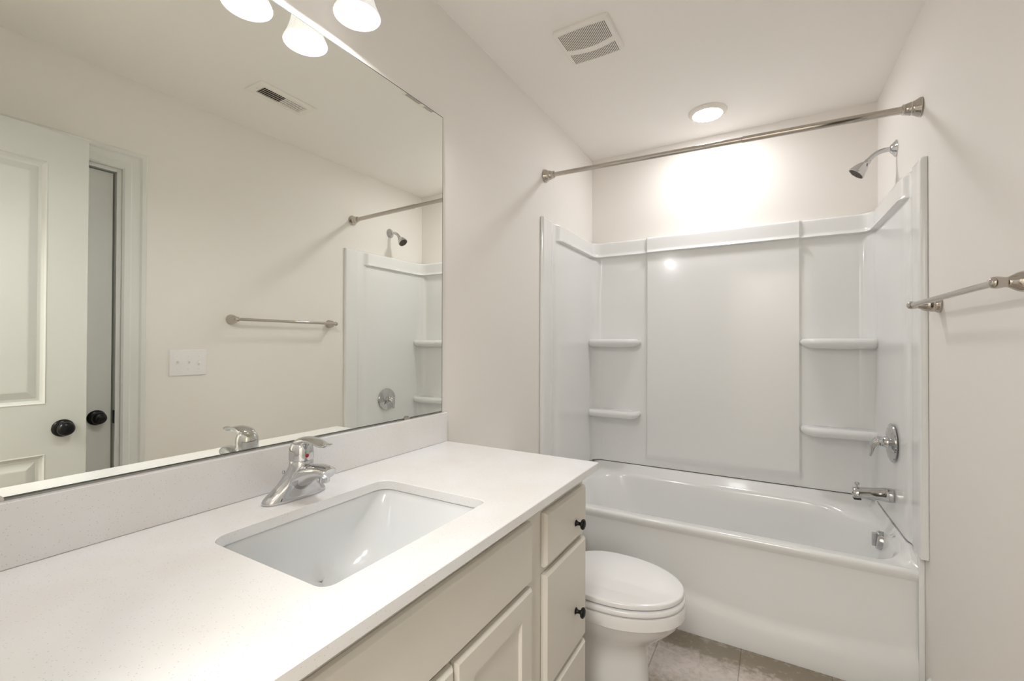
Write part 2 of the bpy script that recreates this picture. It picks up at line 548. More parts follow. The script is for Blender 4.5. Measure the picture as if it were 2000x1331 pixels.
# apron: a lip, a tall face and a soft swell along the floor
bm = B()
nx = 60
grid = []
for i in range(nx + 1):
    x = .0 + W0 * i / nx
    zc_ = .113 + (.055 * min(1.3, (1.1 - x) / .48) ** 2 if x < 1.1 else .02 * ((x - 1.1) / .3) ** 2)
    colm = []
    for z, y in ((ZT - .040, YT + .0105), (ZT - .055, YT + .0145), (ZT - .10, YT + .016), (.5 * (ZT + zc_), YT + .0165), (zc_ + .05, YT + .0165), (zc_ + .034, YT + .0155),
                 (zc_ + .016, YT + .011), (zc_ - .004, YT + .0055), (zc_ - .020, YT + .002), (zc_ - .034, YT + .0008), (.04, YT), (.012, YT), (0.0005, YT + .002)):
        colm.append((sX(x, y), y, z))
    grid.append(colm)
loft(bm, grid, False, False, closed=False)
for xa, xb_ in ((.0008, .017), (W0 - .0022, W0 + .0142)):
    box(bm, xa, xb_, YT - .006, YT + .012, .0005, SEAM - .003, .002)
link('apron', bm, M['acrylic'], tub, smooth=60)
# overflow plate on the drain end
ov = Vector((1.477, -.385, .452))
bm = B()
lathe(bm, [(.040, -.02), (.040, .011), (.037, .017), (.030, .0195), (.0001, .020)], ov, (-1, 0, .12), 32)
opl = link('overflow_plate', bm, M['chrome'], tub, smooth=35)
opl['label'] = 'round chrome overflow plate'
bm = B()
box(bm, ov.x - .033, ov.x - .016, ov.y - .007, ov.y + .007, ov.z - .026, ov.z + .032, .003)
link('trip_lever', bm, M['chrome'], opl)
bm = B()
lathe(bm, [(.035, 0), (.035, .003), (.02, .004), (.0001, .002)], (1.15, -.37, .1125), (0, 0, 1), 28)
link('drain', bm, M['chrome'], tub, smooth=40)

# ------------------------------------------------------------------ surround
ZS = 1.9905
sur = thing('tub_surround', 'glossy white moulded wall surround with corner shelves above the bathtub', 'tub surround', (0.77, -0.02, .54))
RC = .085
def side_d(y):
    return interp(y, [YF, YF + .003, YF + .008, -.692, -.672, -.632, -.605, -.58], [.016, .0195, .0205, .0205, .0125, .0125, .019, .021])
def back_d(x):
    lo, hi = .374, 1.197
    return interp(x, [lo - .004, lo + .008, hi - .008, hi + .004], [.021, .037, .037, .021])
Zrows = [None, .56, .575, .588, .60, .63, .75, .9, 1.05, 1.2, 1.35, 1.5, 1.65, 1.78, 1.85, 1.875, 1.886, 1.888, 1.890, 1.8925, 1.896, 1.902, 1.906, 1.910, 1.914, 1.918, 1.93, 1.95, 1.97, 1.978, 1.9845, ZS, 'wall']
def zadd(z, k=1.0):
    return k * interp(z, [1.886, 1.888, 1.890, 1.8925, 1.896, 1.902, 1.910, 1.918, 1.978, 1.9845, ZS], [0, .004, .017, .0205, .0195, .0135, .0105, .010, .010, .0085, .004])
def centre_k(z): return interp(z, [.585, .60], [0, 1])
cols = []   # (tag, column)
def column(P, nrm, d0, band, ybot, ck=None):
    col = []
    for z in Zrows:
        if z is None: z = SEAM - .0005
        if z == 'wall':
            col.append((P[0], P[1], ZS)); continue
        d = d0 if ck is None else .021 + (d0 - .021) * centre_k(z)
        d += zadd(z, band)
        if z >= ZS - 1e-6: d -= .006
        col.append((P[0] + nrm[0] * d, P[1] + nrm[1] * d, z))
    return col
def bandk(y): return interp(y, [-.628, -.598], [0, 1])
yside = [YF, YF + .003, YF + .008, -.74, -.696, -.692, -.682, -.672, -.66, -.645, -.632, -.626, -.615, -.605, -.598, -.59, -.58, -.55, -.45, -.35, -.25, -.15, -RC]
left = [column((.001, y), (1, 0), side_d(y), bandk(y), y) for y in yside]
left.insert(0, [(.001, YF, c[2]) for c in left[0]])
backc = []
for i in range(0, 11):
    a = PI - i / 10 * PI / 2
    c = (.001 + RC, -RC)
    P = (c[0] + RC * math.cos(a), c[1] + RC * math.sin(a))
    backc.append(column(P, (-math.cos(a), -math.sin(a)), .021, 1, max(P[1], -.05)))
xb = [.12, .2, .3, .36, .370, .374, .378, .382, .39, .5, .7, .9, 1.1, 1.18, 1.189, 1.193, 1.197, 1.201, 1.21, 1.28, 1.36, 1.41]
for x in xb: backc.append(column((x, -.001), (0, -1), back_d(x), 1, -.03, ck=True))
for i in range(0, 11):
    a = PI / 2 - i / 10 * PI / 2
    c = (wx(-RC) - .001 - RC, -RC)
    P = (c[0] + RC * math.cos(a), c[1] + RC * math.sin(a))
    backc.append(column(P, (-math.cos(a), -math.sin(a)), .021, 1, max(P[1], -.05)))
right = [column((wx(y) - .001, y), (-1, 0), side_d(y), bandk(y), y) for y in reversed(yside)]
right.append([(wx(YF) - .001, YF, c[2]) for c in right[-1]])
for nm, cs in (('side_panel', left), ('back_panel', backc), ('side_panel', right)):
    bm = B()
    loft(bm, cs, False, False, closed=False)
    link(nm, bm, M['acrylic'], sur, smooth=50)
def shelf(flip, zt):
    bm = B()
    rings = []
    for o, dz in ((.03, .0005), (.016, 0), (.008, -.003), (.002, -.010), (0, -.018), (.001, -.026), (.006, -.035), (.018, -.043), (.035, -.050), (.06, -.054)):
        ring = []
        for x, y in rrect(.012, .338 - o, -.128 + o, -.015, (.03, max(.07 - o, .015), .004, .004), 8, 5):
            yy = y
            # moulded top dips slightly to the corner, front edge blends out on the side panel
            xx = x if not flip else wx(y) - x
            ring.append((xx, yy, zt + dz))
        rings.append(ring)
    loft(bm, rings)
    return link('shelf', bm, M['acrylic'], sur, smooth=60)
for fl, z in ((0, 1.347), (0, .888), (1, 1.347), (1, .884)): shelf(fl, z)

# ------------------------------------------------------------------ shower fittings on the right wall (local -x looks into the room)
def arc_pts(f, n): return [f(i / n) for i in range(n + 1)]
# shower rod
yl, zl, yr_, zr_ = -.735, 2.222, -.718, 2.200
rod = thing('shower_curtain_rod', 'polished nickel shower curtain rod spanning the alcove above the tub', 'shower rod', (wx(yr_) / 2, -.727, 2.21))
Lp, Rp = Vector((.001, yl, zl)), Vector((wx(yr_) - .001, yr_, zr_))
dv = (Rp - Lp).normalized()
Ln = (Rp - Lp).length
bm = B(); lathe(bm, [(.0118, .03), (.0118, Ln * .63)], Lp, dv, 24); link('inner_tube', bm, M['nickel'], rod, smooth=40)
bm = B(); lathe(bm, [(.0118, Ln * .615), (.0138, Ln * .616), (.0138, Ln - .03)], Lp, dv, 24); link('outer_tube', bm, M['nickel'], rod, smooth=40)
FLG = [(.034, 0), (.035, .004), (.033, .009), (.0275, .018), (.024, .028), (.0245, .031), (.0225, .034), (.019, .05), (.0195, .053), (.0155, .056), (.0118, .056)]
for o, d in ((Lp, dv), (Rp, -dv)):
    bm = B(); lathe(bm, FLG, o, d, 32); link('end_flange', bm, M['nickel'], rod, smooth=35)

# shower head
hy, hz = -.362, 2.183
sh = thing('shower_fixture', 'small chrome shower head on a bent arm above the right side panel', 'shower head', (wx(hy), hy, hz), ANG)
bm = B(); lathe(bm, [(.036, .0005), (.036, .003), (.031, .007), (.022, .014), (.017, .02), (.0125, .022)], (0, 0, 0), (-1, 0, 0), 32)
local_link('escutcheon', bm, M['chrome'], sh, smooth=40)
armp = catmull([(-.005, 0, 0), (-.04, 0, -.001), (-.065, 0, -.008), (-.085, 0, -.022), (-.105, 0, -.045)], 6)
bm = B(); tube(bm, armp, .0105, 16, up=(0, 1, 0)); local_link('shower_arm', bm, M['chrome'], sh, smooth=50)
hd = Vector((-.66, 0, -.75)).normalized()
ho = Vector((-.096, 0, -.036))
bm = B(); lathe(bm, [(.0115, 0), (.0135, .003), (.0135, .012), (.0125, .015), (.0175, .020), (.0245, .032), (.0300, .046), (.0340, .060), (.0355, .067), (.0350, .071), (.0325, .072)], ho, hd, 32, cap1=False)
lathe(bm, [(.0325, .072), (.0315, .0695), (.0001, .0695)], ho, hd, 32, cap0=False)
hb = local_link('head_body', bm, M['chrome'], sh, smooth=40)
bm = B(); lathe(bm, [(.0305, .0698), (.0295, .0712), (.0001, .0714)], ho, hd, 32)
e1 = hd.cross(Vector((0, 1, 0))).normalized(); e2 = Vector((0, 1, 0))
for rr_, nn in ((.009, 6), (.0165, 11), (.024, 16)):
    for k in range(nn):
        a = 2 * PI * k / nn
        lathe(bm, [(.0017, .071), (.0010, .0736)], ho + e1 * rr_ * math.cos(a) + e2 * rr_ * math.sin(a), hd, 6)
local_link('spray_face', bm, M['rubber'], hb, smooth=40)

# mixer valve
vy, vz = -.415, .893
va = thing('shower_valve', 'round chrome shower valve plate with a lever handle on the right side panel', 'shower valve', (wx(vy) - .027, vy, vz), ANG)
bm = B(); lathe(bm, [(.082, .0), (.083, .003), (.081, .007), (.074, .0095), (.066, .0105), (.060, .013), (.03, .017), (.026, .018)], (0, 0, 0), (-1, 0, 0), 48)
local_link('escutcheon', bm, M['chrome'], va, smooth=30)
bm = B(); lathe(bm, [(.025, .014), (.0245, .026), (.022, .03), (.0205, .034), (.0001, .034)], (0, 0, 0), (-1, 0, 0), 32)
local_link('valve_collar', bm, M['chrome'], va, smooth=35)
hp = catmull([(-.028, 0, .0), (-.045, 0, .002), (-.060, 0, -.006), (-.069, 0, -.024), (-.071, 0, -.045), (-.076, 0, -.066)], 6)
n_ = len(hp)
rad = [(interp(i / (n_ - 1), [0, .25, .5, .8, 1], [.021, .024, .019, .0125, .0085]), interp(i / (n_ - 1), [0, .25, .5, .8, 1], [.020, .021, .0135, .0065, .0035])) for i in range(n_)]
bm = B(); tube(bm, hp, rad, 20, up=(1, 0, .3))
local_link('lever_handle', bm, M['chrome'], va, smooth=50)

# tub spout
sy_, sz_ = -.408, .662
sp = thing('tub_spout', 'chrome tub spout with a pull-up diverter below the shower valve', 'tub spout', (wx(sy_) - .027, sy_, sz_), ANG)
bm = B()
pts = [(-.0, 0, 0), (-.006, 0, 0), (-.03, 0, .0), (-.045, 0, -.001), (-.08, 0, -.004), (-.115, 0, -.0065), (-.132, 0, -.0075), (-.137, 0, -.008)]
tube(bm, pts, [(.031, .031), (.0315, .0315), (.0305, .030), (.028, .0275), (.0265, .026), (.026, .0255), (.0255, .025), (.023, .0225)], 32)
spb = local_link('spout_body', bm, M['chrome'], sp, smooth=35)
bm = B(); lathe(bm, [(.0045, .012), (.0045, .03), (.0085, .031), (.0092, .036), (.008, .040), (.0001, .0405)], (-.122, 0, 0), (0, 0, 1), 20)
local_link('diverter_knob', bm, M['chrome'], sp, smooth=40)
bm = B(); box(bm, -.136, -.108, -.017, .017, -.0345, -.028, .003)
local_link('spout_mouth_shadow', bm, M['dark'], sp)  # solid dark block, its colour stands in for the shadowed opening

# towel bar
ty, tz, th = -1.225, 1.449, .315
tb = thing('towel_bar', 'polished nickel towel bar on two bell shaped posts on the right wall', 'towel bar', (wx(ty), ty, tz), ANG)
for s in (1, -1):
    bm = B()
    lathe(bm, [(.0265, .0005), (.028, .003), (.0275, .008), (.025, .011), (.0242, .018), (.0235, .03), (.020, .041), (.0135, .051), (.0112, .056), (.0112, .0605), (.0125, .066), (.0135, .073), (.0118, .081), (.007, .0855), (.0001, .0865)], (0, s * th, 0), (-1, 0, 0), 32)
    local_link('post', bm, M['nickel'], tb, smooth=40)
bm = B(); lathe(bm, [(.0083, -th), (.0083, th)], (-.073, 0, 0), (0, 1, 0), 20)
local_link('bar', bm, M['nickel'], tb, smooth=40)

# light switches
swy, swz = -1.749, 1.216
sw = thing('light_switch_plate', 'white triple toggle switch plate on the wall beside the door casing', 'light switch', (wx(swy), swy, swz), ANG)
bm = B()
loft(bm, [[(-d, y, z) for y, z in rrect(-.0855 + i, .0855 - i, -.0675 + i, .0675 - i, .004, 4, 2)] for i, d in ((0, .0005), (0, .003), (.003, .0062), (.006, .0066))])
local_link('wall_plate', bm, M['plate'], sw, smooth=30)
for k, up in ((-1, 1), (0, 1), (1, -1)):
    yy = k * .049
    bm = B(); box(bm, -.0078, -.006, yy - .0055, yy + .0055, -.0125, .0125, .0008)
    fr = local_link('toggle_frame', bm, M['plate'], sw)
    bm = B()
    loft(bm, [[(-.007, yy + a * .0042, up * .0 + b * .006) for a, b in ((-1, -1), (1, -1), (1, 1), (-1, 1))],
              [(-.018, yy + a * .0034, up * .0085 + b * .0035) for a, b in ((-1, -1), (1, -1), (1, 1), (-1, 1))]])
    tg = local_link('toggle', bm, M['plate'], fr)
    for zz in (-.032, .032):
        bm = B(); lathe(bm, [(.0032, .0062), (.0032, .0076), (.002, .0082), (.0001, .0082)], (0, yy, zz), (-1, 0, 0), 14)
        local_link('screw', bm, M['plate'], sw, smooth=40)

# ------------------------------------------------------------------ ceiling things
def fan():
    f = thing('exhaust_fan_grille', 'square white bathroom fan cover with two banks of slots on the ceiling', 'exhaust fan', (.416, -1.1755, H))
    cx, cy, hw = .416, -1.1755, .114
    def pillow(s, z, bulge=.006):
        pts = []
        for x, y in rrect(-hw * s, hw * s, -hw * s, hw * s, .012, 6, 14):
            bx_ = bulge * (1 - (x / hw) ** 2); by_ = bulge * (1 - (y / hw) ** 2)
            xx = x + (bx_ if x > 0 else -bx_) * min(1, abs(x) / hw) ** 3
            yy = y + (by_ if y > 0 else -by_) * min(1, abs(y) / hw) ** 3
            pts.append((cx + xx, cy + yy, z))
        return pts
    bm = B()
    loft(bm, [pillow(1.0, H - .0005), pillow(1.0, H - .009), pillow(.985, H - .014), pillow(.95, H - .0175), pillow(.6, H - .020), pillow(.2, H - .0205)])
    gp = link('grille', bm, M['fan'], f, smooth=40)
    # slots: dark strips laid on the plate, painting the shadow in the gaps
    n = 30
    for bank, (ya, yb) in enumerate(((-.098, .012), (.044, .098))):
        bm = B()
        for i in range(n):
            u = (i + .5) / n * 2 - 1
            x = u * .098
            wav = .010 * math.cos(u * 2.2) * (1 if bank == 0 else 1)
            y0 = ya - (.004 * (1 - u * u) if bank == 0 else -.000) + (wav - .006 if bank == 1 else 0)
            y1 = yb + (wav - .006 if bank == 0 else .004 * (1 - u * u))
            def surf(yy):
                q_ = max(abs(x), abs(yy)) / hw
                return H - interp(q_, [.2, .6, .95, .985], [.0205, .020, .0175, .014]) - .0004
            rs_ = []
            for j in range(9):
                yy = y0 + (y1 - y0) * j / 8
                z_ = surf(yy)
                rs_.append([(cx + x - .0013, cy + yy, z_), (cx + x + .0013, cy + yy, z_), (cx + x + .0013, cy + yy, z_ + .002), (cx + x - .0013, cy + yy, z_ + .002)])
            loft(bm, rs_)
        o = link('slot_shadow_bank', bm, M['slot'], f)
    return f
fan()

def can():
    x, y = .763, -.312
    c = thing('recessed_light', 'round lit recessed ceiling light above the bathtub', 'ceiling light', (x, y, H))
    bm = B()
    lathe(bm, [(.097, -.0005), (.097, .003), (.094, .007), (.086, .0125), (.079, .0165), (.0755, .0172), (.0735, .0165), (.0725, .012)], (x, y, H), (0, 0, -1), 48, cap0=False, cap1=False)
    link('trim_ring', bm, M['fan'], c, smooth=40)
    bm = B(); lathe(bm, [(.0733, .010), (.0733, .0165), (.070, .0182), (.055, .0205), (.03, .0222), (.0001, .0228)], (x, y, H), (0, 0, -1), 48)
    link('lens', bm, M['lens'], c, smooth=40)
can()

def register():
    x0, x1, y0, y1 = 1.036, 1.178, -1.685, -1.385
    cx, cy = (x0 + x1) / 2, (y0 + y1) / 2
    g = thing('ceiling_register', 'white rectangular slotted air register on the ceiling seen in the mirror', 'air vent', (cx, cy, H))
    bm = B()
    def rg(i, z, r=.004): return [(x, y, z) for x, y in rrect(x0 + i, x1 - i, y0 + i, y1 - i, r, 4, 2)]
    loft(bm, [rg(0, H - .0005), rg(0, H - .002), rg(.006, H - .006), rg(.02, H - .008), rg(.034, H - .008), rg(.034, H - .001)], cap0=False, cap1=False)
    link('frame', bm, M['fan'], g, smooth=35)
    bm = B(); box(bm, x0 + .03, x1 - .03, y0 + .03, y1 - .03, H - .0022, H - .0008)
    link('duct_shadow', bm, M['dark'], g)  # flat dark plate painting the shadow behind the louvers
    n = 22
    for i in range(n):
        y = y0 + .034 + (y1 - y0 - .068) * (i + .5) / n
        openh = i < n * .46
        bm = B()
        t, L = .0009, .0042
        a = math.radians(62 if openh else 18)
        dy, dz = math.cos(a) * L, math.sin(a) * L * (.6)
        q = [(y - dy, -dz - .0045), (y + dy, dz - .0045), (y + dy + t, dz - .0055), (y - dy + t, -dz - .0055)]
        loft(bm, [[(x0 + .034, yy, H + zz) for yy, zz in q], [(x1 - .034, yy, H + zz) for yy, zz in q]])
        link('louver', bm, M['fan'], g)
    bm = B()
    lathe(bm, [(.004, 0), (.003, .0015), (.0001, .002)], (cx, y0 + .02, H - .0078), (0, 0, -1), 12)
    link('screw', bm, M['fan'], g, smooth=40)
    bm = B()
    lathe(bm, [(.004, 0), (.003, .0015), (.0001, .002)], (cx, y1 - .02, H - .0078), (0, 0, -1), 12)
    link('screw', bm, M['fan'], g, smooth=40)
register()

# ------------------------------------------------------------------ vanity light
def vanity_light():
    ys = (-2.100, -2.268)
    f = thing('vanity_light', 'two light wall fixture with ribbed white glass bell shades above the mirror', 'wall light', (.0, -2.185, 2.35))
    bm = B()
    loft(bm, [[(d, y, z) for y, z in rrect(-2.185 - .12 + i, -2.185 + .12 - i, 2.32 + i, 2.42 - i, .02, 6, 3)] for i, d in ((0, .0005), (0, .012), (.006, .02), (.012, .022))])
    link('backplate', bm, M['nickel'], f, smooth=35)
    X, ZB = .112, 2.183
    for y in ys:
        bm = B()
        tube(bm, catmull([(.015, y, 2.37), (.06, y, 2.385), (.10, y, 2.375), (X, y, 2.345), (X, y, 2.315)], 6), .007, 14, up=(0, 1, 0))
        link('arm', bm, M['nickel'], f, smooth=50)
        bm = B(); lathe(bm, [(.014, 0), (.024, -.008), (.027, -.03), (.026, -.034)], (X, y, 2.325), (0, 0, 1), 28)
        link('socket_cup', bm, M['nickel'], f, smooth=40)
        # ribbed bell: wall with an outer and an inner skin
        prof = [(.028, .128), (.031, .118), (.033, .10), (.0355, .08), (.039, .06), (.044, .04), (.050, .022), (.0565, .008), (.060, .0)]
        bm = B()
        N = 144
        def ring(r, h, rib):
            return [(X + (r + rib * math.cos(2 * PI * k / N * 36)) * math.cos(2 * PI * k / N), y + (r + rib * math.cos(2 * PI * k / N * 36)) * math.sin(2 * PI * k / N), ZB + h) for k in range(N)]
        rings = [ring(r, h, .0006 * min(1, (.13 - h) * 30)) for r, h in prof]
        rings += [ring(.0595, -.0015, .0003), ring(.058, 0.0, .0003)]
        rings += [ring(r - .003, h + .0005, .0006) for r, h in reversed(prof[:-1])]
        loft(bm, rings, False, False)
        link('lamp_shade', bm, M['shade'], f, smooth=60)
        bm = B()
        lathe(bm, [(.012, .0), (.014, -.012), (.022, -.032), (.026, -.05), (.023, -.066), (.012, -.076), (.0001, -.079)], (X, y, 2.305), (0, 0, 1), 24)
        link('bulb', bm, M['bulb'], f, smooth=50)
        ld = bpy.data.lights.new('bulb_glow', 'SPOT')
        ld.energy = BULB_W
        ld.color = WARM
        ld.shadow_soft_size = .006
        ld.spot_size = PI
        ld.spot_blend = .5
        lo = bpy.data.objects.new('bulb_glow', ld)
        COL.objects.link(lo)
        lo.parent = f
        lo.location = Vector((X, y, ZB - .001)) - f.location
M['bulb'] = emit_mat('lit_bulb', (1.0, .95, .88), 1.6)
vanity_light()

# ------------------------------------------------------------------ mirror
YM0, YM1, ZM0, ZM1 = -2.93, -1.605, 1.0595, 2.157
mi = thing('wall_mirror', 'large frameless wall mirror above the white backsplash', 'mirror', (.0, -2.27, ZM0))
bm = B()
tl = .002
def mx_(z, d): return .0004 + d + tl * (ZM1 - z)
def mring(i, d): return [(mx_(z, d), y, z) for y, z in ((YM0 + i, ZM0 + i), (YM1 - i, ZM0 + i), (YM1 - i, ZM1 - i), (YM0 + i, ZM1 - i))]
loft(bm, [mring(0, 0), mring(0, .0022), mring(.0008, .003), mring(.0032, .003)], True, True)
bm.faces.ensure_lookup_table()
for f in bm.faces: f.material_index = 1
bm.faces[-1].material_index = 0
link('glass', bm, [M['mirror'], M['mirror_edge']], mi)
for yc_ in (-1.793, -2.716):
    bm = B()
    ring = [(yc_ + .013 * math.cos(t * PI / 12), ZM0 - .001 + .011 * math.sin(t * PI / 12)) for t in range(13)]
    ring += [(yc_ - .013, ZM0 - .004), (yc_ + .013, ZM0 - .004)]
    loft(bm, [[(.0062, y, z) for y, z in ring], [(.0085, y, z) for y, z in ring]])
    link('mirror_clip', bm, M['steel'], mi)

# ------------------------------------------------------------------ vanity
XF, FX = .575, .557             # face of the doors and drawers, face of the cabinet frame
YL = -2.935
SX0, SX1, SY0, SY1 = .172, .500, -2.484, -2.052   # sink cut-out
ct = thing('countertop', 'white quartz vanity countertop with a rectangular sink cut-out', 'countertop', (DC / 2, -2.26, ZC))
bm = B()
TH = .022
def cring(inset, z): return [(x, y, z) for x, y in rrect(.001 + 0, DC - inset, YL - .0 + inset, YC - inset, .003, 4, 8)]
def sring(o, z): return [(x, y, z) for x, y in rrect(SX0 - o, SX1 + o, SY0 - o, SY1 + o, (.035, .022, .022, .035), 4, 8)]
loft(bm, [sring(0, ZC - TH), sring(0, ZC - .001), sring(.001, ZC), cring(.0015, ZC), cring(0, ZC - .0015), cring(0, ZC - TH + .0015), cring(.0015, ZC - TH), sring(0, ZC - TH)], False, False)
bmesh.ops.remove_doubles(bm, verts=bm.verts[:], dist=1e-6)
link('slab', bm, M['quartz'], ct, smooth=30)
bs = thing('backsplash', 'low white quartz backsplash strip between the countertop and the mirror', 'backsplash', (.01, -2.26, ZC))
link('strip', box(B(), .001, .020, YL, YC - .001, ZC + .0005, 1.0560, .0012), M['quartz'], bs)

sk = thing('sink', 'white rectangular undermount sink basin set below the countertop', 'sink', (.335, -2.268, ZC - TH))
bm = B()
rings = []
def bowl(o, z, s=(1, 1, 1, 1), r=(.04, .03, .03, .04)):
    return [(x, y, z) for x, y in rrect(SX0 - .006 + o * s[0], SX1 + .006 - o * s[1], SY0 - .006 + o * s[2], SY1 + .006 - o * s[3], r, 8, 8)]
zt0 = ZC - TH - .0008
rings += [bowl(-.02, zt0 - .012), bowl(-.02, zt0), bowl(0, zt0), bowl(.003, zt0 - .004)]
D = .150
for t in (.08, .2, .35, .5, .65, .78, .88, .95, 1.0):
    lin = .004 + .012 * t + .04 * t ** 5            # front, back: steep
    end = .004 + .10 * t ** 1.15 + .055 * t ** 6    # ends: sloping
    rad = .035 + .06 * t
    rings.append([(x, y, zt0 - .004 - D * t) for x, y in
                  rrect(SX0 - .006 + lin, SX1 + .006 - lin, SY0 - .006 + end, SY1 + .006 - end, (rad, rad, rad, rad), 8, 8)])
rings.append([(x, y, zt0 - .006 - D) for x, y in rrect(.29, .385, -2.31, -2.225, .03, 8, 8)])
loft(bm, rings, False, True)
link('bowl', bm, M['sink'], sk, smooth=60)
bm = B(); lathe(bm, [(.028, 0), (.028, .003), (.022, .0045), (.018, .003), (.0001, .006)], (.335, -2.268, zt0 - .0065 - D), (0, 0, 1), 28)
link('drain_ring', bm, M['chrome'], sk, smooth=40)

va_ = thing('vanity_cabinet', 'greige shaker vanity cabinet with black knobs under the white countertop', 'vanity cabinet', (.28, -2.26, 0))
bm = B()
ZTOP = ZC - TH - .001
box(bm, .002, FX - .018, YL + .012, YC - .014, .10, ZTOP - .18, 0)
box(bm, .002, FX - .018, YC - .03, YC - .014, ZTOP - .181, ZTOP)
box(bm, .002, FX - .018, YL + .012, YL + .03, ZTOP - .181, ZTOP)
link('carcass', bm, M['cab'], va_)
bm = B()
box(bm, FX - .018, FX, YL + .010, YC - .012, .10, ZTOP)
link('face_frame', bm, M['cab'], va_)
bm = B(); box(bm, .05, .50, YL + .02, YC - .02, 0, .10); link('toe_kick', bm, M['cab'], va_)

def slab_front(name, y0, y1, z0, z1, parent=va_):
    bm = B()
    def rg(i, x): return [(x, y0 + i, z0 + i), (x, y1 - i, z0 + i), (x, y1 - i, z1 - i), (x, y0 + i, z1 - i)]
    loft(bm, [rg(.0008, FX + .0012), rg(0, FX + .003), rg(0, FX + .0105), rg(.001, FX + .012), rg(.0045, XF - .0012), rg(.006, XF)])
    return link(name, bm, M['cab'], parent, smooth=25)
def shaker_door(y0, y1, z0, z1):
    bm = B()
    s, dd = .054, .008
    def rg(i, x): return [(x, y0 + i, z0 + i), (x, y1 - i, z0 + i), (x, y1 - i, z1 - i), (x, y0 + i, z1 - i)]
    loft(bm, [rg(.0008, FX + .0012), rg(0, FX + .003), rg(0, FX + .0105), rg(.001, FX + .012), rg(.0045, XF - .0012), rg(.006, XF), rg(s, XF), rg(s + .002, XF - dd + .001), rg(s + .003, XF - dd)])
    return link('door', bm, M['cab'], va_, smooth=25)
def cab_knob(parent, y, z):
    bm = B()
    lathe(bm, [(.0095, 0), (.0095, .0015), (.0065, .004), (.0052, .008), (.0052, .013), (.008, .0165), (.0135, .0185), (.0152, .022), (.0140, .0255), (.0085, .0282), (.0001, .029)], (XF - .0005, y, z), (1, 0, 0), 28)
    return link('knob', bm, M['black'], parent, smooth=45)
for (a, b) in ((-1.892, -1.617), (-2.918, -2.640)):
    for (z0, z1, zk) in ((.747, .884, .795), (.434, .728, .543), (.115, .417, .25)):
        d = slab_front('drawer', a, b, z0, z1)
        cab_knob(d, -1.699 if a > -2 else .5 * (a + b), zk)
slab_front('false_front', -2.566, -1.966, .747, .888)
d = shaker_door(-2.2615, -1.966, .115, .733); cab_knob(d, -2.235, .60)
d = shaker_door(-2.566, -2.2685, .115, .733); cab_knob(d, -2.296, .60)

# ------------------------------------------------------------------ faucet
FXc, FYc = .117, -2.257
fa = thing('sink_faucet', 'chrome single lever bathroom faucet on the countertop behind the sink', 'faucet', (FXc, FYc, ZC))
bm = B()
def sup(ax, ay, z, dx=0, p=2.4, n=40):
    out = []
    for k in range(n):
        t = 2 * PI * k / n
        c, s = math.cos(t), math.sin(t)
        out.append((FXc + dx + ax * math.copysign(abs(c) ** (2 / p), c), FYc + ay * math.copysign(abs(s) ** (2 / p), s), ZC + z))
    return out
D0 = -.022
loft(bm, [sup(.0285, .077, .0005, D0), sup(.029, .078, .003, D0), sup(.0285, .077, .007, D0), sup(.028, .0735, .012, D0), sup(.0278, .065, .019, D0 + .001), sup(.0275, .0545, .027, D0 + .003), sup(.027, .0455, .036, D0 + .006), sup(.0265, .038, .047, D0 + .010),
          sup(.0262, .033, .058, D0 + .015), sup(.026, .0295, .068, D0 + .019, 2.2), sup(.0258, .0272, .078, 0, 2.0), sup(.0255, .0262, .088, 0, 2.0), sup(.024, .0245, .090, 0, 2.0)])
body = link('faucet_body', bm, M['chrome'], fa, smooth=40)
bm = B()
sp_ = catmull([(FXc - .006, FYc, ZC + .044), (FXc + .018, FYc, ZC + .056), (FXc + .042, FYc, ZC + .066), (FXc + .068, FYc, ZC + .0725), (FXc + .086, FYc, ZC + .074), (FXc + .096, FYc, ZC + .0725), (FXc + .099, FYc, ZC + .0715)], 6)
n_ = len(sp_)
tube(bm, sp_, [(interp(i / (n_ - 1), [0, .3, .6, .85, .95, 1], [.031, .0255, .0215, .0195, .0180, .012]), interp(i / (n_ - 1), [0, .3, .6, .85, .95, 1], [.026, .019, .0145, .0130, .0115, .007])) for i in range(n_)], 28)
link('spout', bm, M['chrome'], fa, smooth=45)
bm = B(); lathe(bm, [(.0115, .012), (.0115, -.008), (.010, -.0105), (.0085, -.0105), (.0001, -.009)], (FXc + .083, FYc, ZC + .0605), (0, 0, 1), 24)
link('aerator', bm, M['chrome'], fa, smooth=40)
bm = B()
lathe(bm, [(.0250, .090), (.0268, .0915), (.0268, .108), (.0258, .118), (.0228, .127), (.017, .133), (.009, .1362), (.0001, .137)], (FXc, FYc, ZC), (0, 0, 1), 36)
lv = catmull([(FXc - .018, FYc, ZC + .116), (FXc - .002, FYc, ZC + .129), (FXc + .022, FYc, ZC + .1375), (FXc + .05, FYc, ZC + .1375), (FXc + .073, FYc, ZC + .1325), (FXc + .088, FYc, ZC + .1315), (FXc + .099, FYc, ZC + .136)], 6)
n_ = len(lv)
tube(bm, lv, [(interp(i / (n_ - 1), [0, .2, .5, .8, .95, 1], [.013, .022, .0185, .0135, .0105, .005]), interp(i / (n_ - 1), [0, .2, .5, .8, 1], [.009, .0105, .006, .0045, .0018])) for i in range(n_)], 24)
hd_ = link('lever_handle', bm, M['chrome'], fa, smooth=45)
bm = B(); lathe(bm, [(.0042, 0), (.0042, .0012), (.003, .002), (.0001, .0022)], (FXc + .0262, FYc - .004, ZC + .1030), (1, -.1, 0), 16)
dt = link('index_dot', bm, M['red'], hd_, smooth=40)
dt['label'] = 'small red temperature dot'
bm = B()
